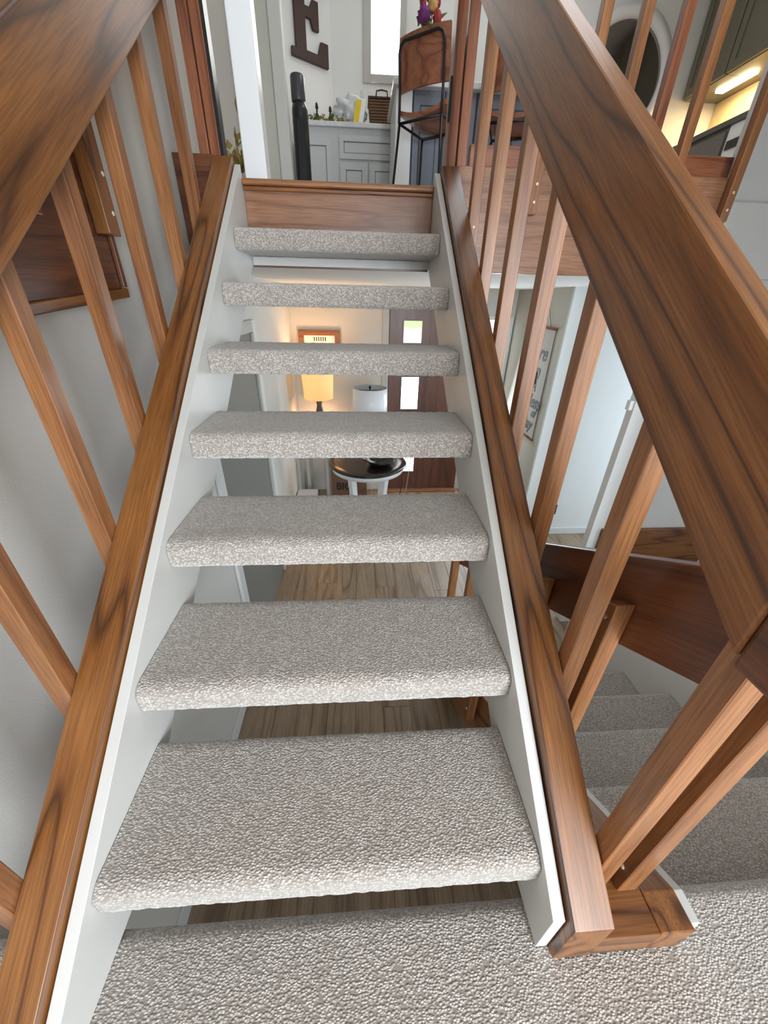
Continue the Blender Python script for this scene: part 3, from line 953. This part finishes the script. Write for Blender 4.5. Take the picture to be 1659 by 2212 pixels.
# banner on the tan wall
bn = thing('wall_banner', (1.93, 3.75, -0.12), 'linen wall banner with black brush lettering hung by a cord', 'banner')
BX = 1.926
box('cloth', (BX, 3.50, -0.09), (BX + 0.003, 4.06, 0.965), LINEN, bn, rot=I3)
tube('top_bar', [(BX - 0.004, 3.475, 0.972), (BX - 0.004, 4.085, 0.972)], 0.011, OAK, bn, 10)
tube('bottom_bar', [(BX - 0.004, 3.475, -0.10), (BX - 0.004, 4.085, -0.10)], 0.010, OAK, bn, 10)
tube('hanging_cord', [(BX - 0.004, 3.60, 0.98), (BX + 0.004, 3.80, 1.235), (BX - 0.004, 3.98, 0.98)], 0.0022, CORD_B, bn, 6)
for body, y, z, size in (('we', 3.92, 0.68, 0.20), ('are', 3.70, 0.68, 0.20), ('on', 3.76, 0.50, 0.22), ('A', 3.72, 0.37, 0.17), ('Mess', 3.68, 0.21, 0.19), ('of', 3.60, 0.12, 0.13), ('Day', 3.72, -0.02, 0.17)):
    text('lettering', body, (BX - 0.0008, y, z), (0, -1, 0), (0, 0, 1), size, INK, bn, shear=0.35)
bp = thing('floor_pole', (1.80, 3.49, FLOOR_LO), 'slim black pole lamp standing in front of the linen banner', 'lamp')
tube('pole', [(1.80, 3.49, FLOOR_LO + 0.01), (1.80, 3.49, 0.48)], 0.016, BLACK, bp, 10)
box('lamp_head', (1.775, 3.462, 0.4805), (1.825, 3.518, 0.60), BLACK, bp, bevel=0.008)
lathe('pole_base', (1.80, 3.49, FLOOR_LO + 0.001), [(0.11, 0), (0.11, 0.012), (0.02, 0.02)], BLACK, bp, 24)
ot = thing('wall_outlet', (2.30, 3.358, -0.93), 'small dark wall outlet low on the bright family room wall', 'outlet')
box('outlet_plate', (2.262, 3.352, -0.95), (2.338, 3.3595, -0.825), OUTLET, ot, bevel=0.003)
box('outlet_socket', (2.285, 3.348, -0.90), (2.315, 3.3518, -0.87), BLACK, ot, bevel=0.002)
sw = tag(box('light_switch', (1.765, 1.98, 0.60), (1.7895, 2.02, 0.66), WHITE, None, bevel=0.004), 'small white switch box on the end of the white wall', 'switch')

# ------------------------------------------------------------------ upper level: dining side
# letter E on the angled wall
ed = Vector((DXA, DYA, 0)).normalized() * -1           # towards the corner
en = Vector((-ed.y, ed.x, 0)) * -1
if en.y > 0: en = -en
E0 = Vector((AX, AY, 0)) - ed * 0.435 + en * 0.012


def epoly(pts, name, parent):
    n = len(pts)
    vs = [E0 + ed * u + Vector((0, 0, z)) for u, z in pts] + [E0 + ed * u + Vector((0, 0, z)) + en * 0.03 for u, z in pts]
    fs = [tuple(range(n)), tuple(range(n, 2 * n))[::-1]] + [(i, n + i, n + (i + 1) % n, (i + 1) % n) for i in range(n)]
    return mesh_obj(name, vs, fs, E_BROWN, parent, bevel=0.004)


eb = 3.085
EH = 0.80
pts = [(0, 0), (0.50, 0), (0.50, 0.21), (0.40, 0.21), (0.36, 0.09), (0.20, 0.09), (0.20, 0.36), (0.27, 0.36), (0.30, 0.28), (0.38, 0.28), (0.38, 0.52), (0.30, 0.52), (0.27, 0.45), (0.20, 0.45),
       (0.20, 0.71), (0.36, 0.71), (0.40, 0.60), (0.50, 0.60), (0.50, 0.80), (0, 0.80), (0, 0.72), (0.06, 0.72), (0.06, 0.08), (0, 0.08)]
lt = epoly([(u * 0.76, eb + z * 0.75) for u, z in pts], 'wall_letter', None)
tag(lt, 'large brown slab-serif letter E on the angled wall', 'letter')
struct(box('trim_1', (-0.70, 3.30, FLOOR_UP + 0.001), (-0.46, 3.36, CEIL_UP - 0.002), WALL_TAN))
struct(box('trim_2', (-0.46, 3.27, FLOOR_UP + 0.001), (-0.38, 3.36, CEIL_UP - 0.002), TRIM_G, bevel=0.006))
struct(box('trim_3', (-0.7145, 2.55, FLOOR_UP + 0.001), (-0.695, 2.68, CEIL_UP - 0.002), TRIM_G, bevel=0.004))

fan = thing('tower_fan', (-0.34, 3.62, FLOOR_UP), 'tall black tower fan standing in front of the grey cabinet', 'fan')
lathe('fan_base', (-0.335, 3.62, FLOOR_UP + 0.001), [(0.14, 0), (0.14, 0.02), (0.06, 0.035)], BLACK_P, fan, 32)
lathe('fan_body', (-0.335, 3.62, FLOOR_UP + 0.036), [(0.058, 0), (0.058, 0.72), (0.048, 0.76)], BLACK_P, fan, 28)
lathe('fan_head', (-0.340, 3.62, FLOOR_UP + 0.797), [(0.048, 0), (0.051, 0.01), (0.051, 0.13), (0.046, 0.14)], plain('fan_grey', (0.05, 0.052, 0.06), 0.3), fan, 28)
box('grille', (-0.362, 3.555, FLOOR_UP + 0.08), (-0.305, 3.5635, FLOOR_UP + 0.70), BLACK, fan, bevel=0.003)

cb = thing('sideboard', (0.05, 4.6, FLOOR_UP), 'light grey built-in sideboard with drawers and stone top', 'cabinet')
box('body', (-0.47, 4.34, FLOOR_UP + 0.001), (0.56, 4.93, 2.51), CAB, cb)
box('worktop', (-0.48, 4.31, 2.5105), (0.57, 4.935, 2.545), COUNTER, cb, bevel=0.004)


def shaker(parent, x0, x1, z0, z1, y, name, rail=0.055):
    d = box(name, (x0, y - 0.012, z0), (x1, y - 0.0005, z1), CAB, parent, bevel=0.002)
    for a, b in (((x0, z0), (x1, z0 + rail)), ((x0, z1 - rail), (x1, z1)), ((x0, z0 + rail), (x0 + rail, z1 - rail)), ((x1 - rail, z0 + rail), (x1, z1 - rail))):
        box('rail', (a[0], y - 0.020, a[1]), (b[0], y - 0.0122, b[1]), CAB, d, bevel=0.0015)
    box('shadow_line', (x0 + rail - 0.001, y - 0.0128, z0 + rail - 0.001), (x1 - rail + 0.001, y - 0.0123, z1 - rail + 0.001), CAB_SHADE, d) if False else None
    for a, b in (((x0 + rail, z0 + rail), (x1 - rail, z0 + rail + 0.006)), ((x0 + rail, z1 - rail - 0.006), (x1 - rail, z1 - rail)), ((x0 + rail, z0 + rail), (x0 + rail + 0.006, z1 - rail)), ((x1 - rail - 0.006, z0 + rail), (x1 - rail, z1 - rail))):
        box('inset_shade_line', (a[0], y - 0.0135, a[1]), (b[0], y - 0.0122, b[1]), CAB_SHADE, d)  # shade in the inset crease drawn as dark strips
    return d


shaker(cb, -0.45, -0.14, 1.66, 2.44, 4.34, 'door')
shaker(cb, -0.075, 0.46, 2.30, 2.46, 4.34, 'drawer', 0.04)
shaker(cb, -0.075, 0.185, 1.66, 2.28, 4.34, 'door')
shaker(cb, 0.195, 0.46, 1.66, 2.28, 4.34, 'door')

ZC = 2.5455
bk = thing('wicker_basket', (0.31, 4.58, ZC), 'brown wicker basket with handle on the grey sideboard', 'basket')
bx0, bx1 = 0.195, 0.425
for i in range(11):
    f0, f1 = i / 11, (i + 1) / 11
    z0, z1 = ZC + 0.002 + 0.21 * f0, ZC + 0.21 * f1
    g = 0.022 * (1 - f0)
    box('weave_band', (bx0 + g, 4.48 + g, z0), (bx1 - g, 4.70 - g, z1), SIGN if False else plain('wicker_%d' % i, (0.115 + 0.02 * (i % 3), 0.062 + 0.01 * (i % 2), 0.032), 0.7, var=0.35, scale=60), bk, bevel=0.006)
box('rim', (bx0 - 0.006, 4.474, ZC + 0.2105), (bx1 + 0.006, 4.706, ZC + 0.226), E_BROWN, bk, bevel=0.005)
tube('handle', [(0.26, 4.474, ZC + 0.215), (0.265, 4.47, ZC + 0.255), (0.31, 4.468, ZC + 0.262), (0.36, 4.47, ZC + 0.255), (0.365, 4.474, ZC + 0.215)], 0.006, E_BROWN, bk, 8)
bg = blob('plastic_bag', (0.02, 4.62, ZC + 0.15), 0.13, FILM, None, amp=0.55, freq=9, sub=4, scale=(1.0, 0.75, 0.80), seed=3.0)
tag(bg, 'crumpled clear plastic bag on the grey sideboard', 'bag')
cbt = thing('cleaner_bottle', (0.075, 4.44, ZC), 'white bottle with a yellow label leaning on the sideboard', 'bottle')
tz = Matrix.Rotation(R_(12), 3, 'Y')


def lean(v):
    p0 = Vector((0.075, 4.44, ZC + 0.004))
    return tuple(p0 + tz @ (Vector(v) - p0))


mesh_obj('bottle_body', [lean(v) for v in boxv((0.045, 4.42, ZC + 0.012), (0.135, 4.47, ZC + 0.20))], BOXF, WHITE, cbt, bevel=0.012)
mesh_obj('bottle_label', [lean(v) for v in boxv((0.047, 4.4175, ZC + 0.03), (0.095, 4.4195, ZC + 0.18))], BOXF, YELLOW, cbt)
mesh_obj('bottle_cap', [lean(v) for v in boxv((0.075, 4.43, ZC + 0.2005), (0.11, 4.46, ZC + 0.25))], BOXF, FILM, cbt, bevel=0.006)
for x, h, what in ((-0.275, 0.16, 'slim dark bottle next to the tower fan on the sideboard'), (-0.155, 0.14, 'short dark bottle in front of the crumpled bag')):
    t = lathe('small_bottle', (x, 4.50, ZC + 0.001), [(0.018, 0), (0.02, 0.01), (0.02, h * 0.5), (0.008, h * 0.65), (0.008, h * 0.8), (0.014, h * 0.82), (0.012, h), (0.004, h + 0.01)], plain('bottle_glass_%d' % int(h * 100), (0.02, 0.02, 0.02), 0.2), None, 16)
    tag(t, what, 'bottle')


def leaf_cluster(name, c, spread, n, size, mat, parent, up=0.5, seed=1):
    rnd = random.Random(seed)
    vs, fs = [], []
    for i in range(n):
        p = Vector(c) + Vector((rnd.gauss(0, spread[0]), rnd.gauss(0, spread[1]), abs(rnd.gauss(0, spread[2]))))
        d = Vector((rnd.uniform(-1, 1), rnd.uniform(-1, 1), rnd.uniform(-0.2, 1) * up * 2)).normalized()
        w = d.cross(Vector((rnd.uniform(-1, 1), rnd.uniform(-1, 1), 0.3))).normalized()
        L_, Wd = size * rnd.uniform(0.6, 1.2), size * 0.28
        nn = d.cross(w) * size * 0.06
        k = len(vs)
        vs += [p, p + d * L_ * 0.45 + w * Wd + nn, p + d * L_, p + d * L_ * 0.45 - w * Wd + nn, p + d * L_ * 0.5 - nn]
        fs += [(k, k + 1, k + 4), (k + 1, k + 2, k + 4), (k + 2, k + 3, k + 4), (k + 3, k, k + 4)]
    return tag(mesh_obj(name, vs, fs, mat, parent), kind='stuff')


gar = thing('greenery_garland', (-0.10, 4.42, ZC), 'dried greenery garland lying along the sideboard top', 'garland')
tube('stem', [(-0.40, 4.42, ZC + 0.012), (-0.2, 4.40, ZC + 0.018), (-0.04, 4.39, ZC + 0.012)], 0.006, LEAF_Y, gar, 6)
for i, x in enumerate((-0.38, -0.30, -0.22, -0.14, -0.07)):
    leaf_cluster('leaf_spray', (x, 4.405, ZC + 0.02), (0.03, 0.02, 0.02), 26, 0.035, LEAF if i % 2 else LEAF_Y, gar, seed=i)

# island, pillar, stools, flowers
isl = thing('kitchen_island', (1.15, 4.1, FLOOR_UP), 'slate blue kitchen island with panelled front and white end pillar', 'island')
box('end_pillar', (0.385, 3.74, FLOOR_UP + 0.001), (0.512, 4.30, 2.575), WHITE, isl, bevel=0.004)
box('body', (0.5125, 3.76, FLOOR_UP + 0.001), (2.05, 4.30, 2.575), SLATE, isl)
box('worktop', (0.36, 3.70, 2.5755), (2.10, 4.40, 2.615), COUNTER, isl, bevel=0.005)
for i in range(6):
    x0 = 0.525 + i * 0.25
    pn = box('panel', (x0, 3.748, 1.70), (x0 + 0.235, 3.7595, 2.54), SLATE, isl, bevel=0.002)
    for a, b in (((x0 + 0.05, 1.75), (x0 + 0.056, 2.49)), ((x0 + 0.179, 1.75), (x0 + 0.185, 2.49)), ((x0 + 0.05, 2.484), (x0 + 0.185, 2.49))):
        box('groove', (a[0], 3.7455, a[1]), (b[0], 3.7478, b[1]), SLATE_D, pn)
    box('joint', (x0 - 0.011, 3.7465, 1.66), (x0 - 0.002, 3.7595, 2.57), SLATE_D, isl)


def stool(cx, cy, yaw, label):
    t = thing('bar_stool', (cx, cy, FLOOR_UP), label, 'stool', 'bar stools at the island')
    rz = Matrix.Rotation(yaw, 3, 'Z')

    def T(v):
        return tuple(rz @ Vector(v) + Vector((cx, cy, FLOOR_UP)))
    hw = 0.185
    # backrest (near side, y = -0.17), slightly curved
    vs, fs = [], []
    nn = 10
    for i in range(nn + 1):
        u = -hw + 2 * hw * i / nn
        cv = 0.03 * (u / hw) ** 2
        for z, dy in ((0.80, 0.0), (1.05, -0.03)):
            vs.append(T((u, -0.165 + cv + dy, z)))
            vs.append(T((u, -0.150 + cv + dy, z)))
    for i in range(nn):
        a = i * 4
        b = a + 4
        fs += [(a, b, b + 2, a + 2), (a + 1, a + 3, b + 3, b + 1), (a, a + 1, b + 1, b), (a + 2, b + 2, b + 3, a + 3)]
    fs += [(0, 2, 3, 1), (nn * 4, nn * 4 + 1, nn * 4 + 3, nn * 4 + 2)]
    mesh_obj('backrest', vs, fs, OAK_RED, t)
    vs, fs = [], []
    for i in range(nn + 1):
        u = -hw + 2 * hw * i / nn
        cv = 0.035 * (u / hw) ** 2
        vs += [T((u, -0.16, 0.655 + cv)), T((u, 0.18, 0.645 + cv)), T((u, 0.18, 0.670 + cv)), T((u, -0.16, 0.680 + cv))]
    for i in range(nn):
        a = i * 4
        b = a + 4
        for j in range(4):
            fs.append((a + j, a + (j + 1) % 4, b + (j + 1) % 4, b + j))
    fs += [(3, 2, 1, 0), (nn * 4, nn * 4 + 1, nn * 4 + 2, nn * 4 + 3)]
    mesh_obj('seat', vs, fs, OAK_RED, t)
    fx = hw - 0.02
    loop = [(-fx, -0.175, 0.64), (-fx, -0.175, 0.8), (-fx, -0.195, 0.96), (-fx + 0.012, -0.2, 1.0), (-fx + 0.04, -0.205, 1.015),
            (fx - 0.04, -0.205, 1.015), (fx - 0.012, -0.2, 1.0), (fx, -0.195, 0.96), (fx, -0.175, 0.8), (fx, -0.175, 0.64)]
    tube('back_frame', [T(p) for p in loop], 0.009, BLACK, t, 8)
    tube('seat_frame', [T(p) for p in ((-fx, -0.17, 0.638), (fx, -0.17, 0.638), (fx, 0.17, 0.638), (-fx, 0.17, 0.638))], 0.009, BLACK, t, 8, closed=True)
    for sx in (-1, 1):
        for sy, yy in ((-1, -0.17), (1, 0.17)):
            tube('leg', [T((sx * fx, yy, 0.632)), T((sx * (fx + 0.045), yy + sy * 0.05, 0.008))], 0.009, BLACK, t, 8)
    tube('footrest', [T((-fx - 0.03, 0.20, 0.22)), T((fx + 0.03, 0.20, 0.22))], 0.008, BLACK, t, 8)
    return t


stool(0.62, 3.41, R_(-37), 'bar stool with curved brown back and black frame beside the newel post')
stool(1.22, 3.38, R_(-20), 'bar stool with black frame seen between the stair balusters')

fv = thing('flower_vase', (0.63, 3.9, 2.616), 'vase of purple, red and yellow flowers on the island', 'flowers')
lathe('vase', (0.63, 3.9, 2.6165), [(0.05, 0), (0.06, 0.02), (0.075, 0.12), (0.05, 0.22), (0.055, 0.26)], WHITE, fv, 24)
for i, (dx, dy, dz, rr, m, sc) in enumerate((( -0.045, -0.03, 0.38, 0.045, PURPLE, (1, 1, 1.0)), (-0.05, 0.02, 0.45, 0.03, MAGENTA, (0.7, 0.7, 1.7)), (0.02, -0.01, 0.44, 0.035, YELLOW_F, (1, 1, 1.2)),
                                             (0.055, -0.02, 0.37, 0.035, RED_F, (0.9, 0.9, 1.3)), (0.06, 0.03, 0.48, 0.028, MAGENTA, (0.7, 0.7, 1.8)), (-0.01, 0.03, 0.52, 0.026, MAGENTA, (0.7, 0.7, 1.7)), (-0.085, 0.0, 0.50, 0.022, PURPLE, (1, 1, 1)))):
    blob('bloom', (0.63 + dx, 3.9 + dy, 2.6165 + dz), rr, m, fv, amp=0.5, freq=14, sub=3, scale=sc, seed=i)
    tube('stem', [(0.63 + dx * 0.3, 3.9 + dy * 0.3, 2.85), (0.63 + dx, 3.9 + dy, 2.6165 + dz)], 0.004, LEAF, fv, 5)
leaf_cluster('leaf_spray', (0.63, 3.9, 2.89), (0.04, 0.03, 0.06), 60, 0.07, LEAF, fv, seed=11)

pt = thing('potted_plant', (-0.58, 2.55, FLOOR_UP), 'dried yellow-green grass plant in a pot behind the white column', 'plant')
lathe('pot', (-0.58, 2.45, FLOOR_UP + 0.001), [(0.06, 0), (0.075, 0.08), (0.08, 0.12), (0.07, 0.115), (0.06, 0.1)], WALL_TAN, pt, 20)
leaf_cluster('leaf_spray', (-0.565, 2.45, FLOOR_UP + 0.12), (0.02, 0.02, 0.07), 70, 0.07, LEAF_Y, pt, up=1.2, seed=5)

# ------------------------------------------------------------------ kitchen run on the right
kc = thing('kitchen_cabinets', (3.5, 4.2, FLOOR_UP), 'dark olive wall cabinets above a lit cream backsplash', 'cabinet')
y = 2.9
i = 0
while y < 4.95:
    y1 = min(y + 0.52, 4.99)
    bd = box('cabinet_unit', (3.47, y, 3.03), (3.845, y1 - 0.004, 4.05), OLIVE, kc, bevel=0.002)
    box('cabinet_door', (3.452, y + 0.006, 3.035), (3.4695, y1 - 0.010, 4.04), OLIVE, kc, bevel=0.002)
    for a, b in (((y + 0.006, 3.035), (y + 0.07, 4.04)), ((y1 - 0.074, 3.035), (y1 - 0.010, 4.04)), ((y + 0.07, 3.035), (y1 - 0.074, 3.10))):
        box('door_rail', (3.440, a[0], a[1]), (3.4515, b[0], b[1]), OLIVE, kc, bevel=0.002)
    y = y1
box('backsplash', (3.835, 2.9, 2.572), (3.8495, 4.99, 3.028), BACKSPLASH, kc)
for yy in (3.15, 3.75, 4.35):
    box('strip_lamp', (3.60, yy, 3.008), (3.68, yy + 0.38, 3.029), GLOW, kc, bevel=0.003)
    l = bpy.data.lights.new('strip_light', 'AREA')
    l.shape = 'RECTANGLE'; l.size = 0.08; l.size_y = 0.38
    l.energy = 6.0
    l.color = (1.0, 0.72, 0.36)
    lo_ = bpy.data.objects.new('strip_light', l)
    COL.objects.link(lo_)
    lo_.parent = kc
    lo_.location = Vector((3.64, yy + 0.19, 3.004)) - Vector(kc.location)
kb = thing('base_cabinets', (3.5, 4.2, FLOOR_UP), 'dark grey base cabinets with stone worktop below the backsplash', 'cabinet')
box('body', (3.27, 3.92, FLOOR_UP + 0.001), (3.845, 4.99, 2.53), plain('cabinet_charcoal', (0.15, 0.14, 0.125), 0.5), kb)
box('body', (3.27, 2.6, FLOOR_UP + 0.001), (3.845, 3.30, 2.53), plain('cabinet_charcoal_2', (0.15, 0.14, 0.125), 0.5), kb)
box('worktop', (3.24, 2.6, 2.5305), (3.8345, 4.99, 2.5715), COUNTER_D, kb, bevel=0.004)
for yy in (3.94, 4.47):
    for z0, z1 in ((2.30, 2.50), (1.70, 2.28)):
        box('drawer' if z0 > 2 else 'door', (3.252, yy, z0), (3.2695, yy + 0.50, z1), MATS['cabinet_charcoal'], kb, bevel=0.003)
dw = thing('dishwasher', (3.5, 3.6, FLOOR_UP), 'white dishwasher with dark handle slot and folded towel', 'dishwasher')
box('body', (3.262, 3.305, FLOOR_UP + 0.001), (3.84, 3.915, 2.529), WHITE, dw, bevel=0.004)
box('control_slot', (3.250, 3.33, 2.36), (3.2615, 3.89, 2.42), BLACK_P, dw, bevel=0.003)
vs, fs = [], []
for i in range(25):
    for j in range(9):
        yy = 3.36 + 0.50 * i / 24
        zz = 1.85 + 0.48 * j / 8
        vs.append((3.244 + 0.006 * math.sin(i * 1.3 + j * 0.5), yy, zz + 0.01 * math.sin(i * 0.9)))
        vs.append((3.2605, yy, zz))
for i in range(24):
    for j in range(8):
        a = (i * 9 + j) * 2
        b = ((i + 1) * 9 + j) * 2
        fs.append((a, a + 2, b + 2, b))
        fs.append((a + 1, b + 1, b + 3, a + 3))
mesh_obj('towel', vs, fs, TOWEL, dw, smooth=True)
fc = thing('kitchen_faucet', (3.66, 3.95, 2.572), 'thin black gooseneck faucet in front of the lit backsplash', 'faucet')
tube('spout', [(3.70, 3.95, 2.573), (3.70, 3.95, 2.80), (3.69, 3.93, 2.88), (3.66, 3.90, 2.92), (3.61, 3.85, 2.92), (3.57, 3.81, 2.88), (3.56, 3.80, 2.83)], 0.010, BLACK, fc, 10)
lathe('faucet_base', (3.70, 3.95, 2.5725), [(0.028, 0), (0.028, 0.02), (0.014, 0.05)], BLACK, fc, 16)
mr = thing('round_mirror', (2.80, 4.97, 3.37), 'round mirror with wide white rim on the kitchen wall', 'mirror')
vs, fs = [], []
n = 64
for k in range(n):
    a = 2 * math.pi * k / n
    for rr, dy in ((0.51, 0.0), (0.51, -0.04), (0.42, -0.05), (0.41, -0.012)):
        vs.append((2.73 + rr * math.cos(a), 4.998 + dy, 3.15 + rr * math.sin(a)))
for k in range(n):
    for j in range(3):
        a = k * 4 + j
        b = ((k + 1) % n) * 4 + j
        fs.append((a, a + 1, b + 1, b))
mesh_obj('rim', vs, fs, WHITE, mr, smooth=True)
vs = [(2.73 + 0.412 * math.cos(2 * math.pi * k / n), 4.988, 3.15 + 0.412 * math.sin(2 * math.pi * k / n)) for k in range(n)]
vs += [(x, 4.996, z) for x, y, z in vs]
fs = [tuple(range(n)), tuple(range(n, 2 * n))[::-1]] + [(k, n + k, n + (k + 1) % n, (k + 1) % n) for k in range(n)]
mesh_obj('mirror_glass', vs, fs, MIRROR, mr)
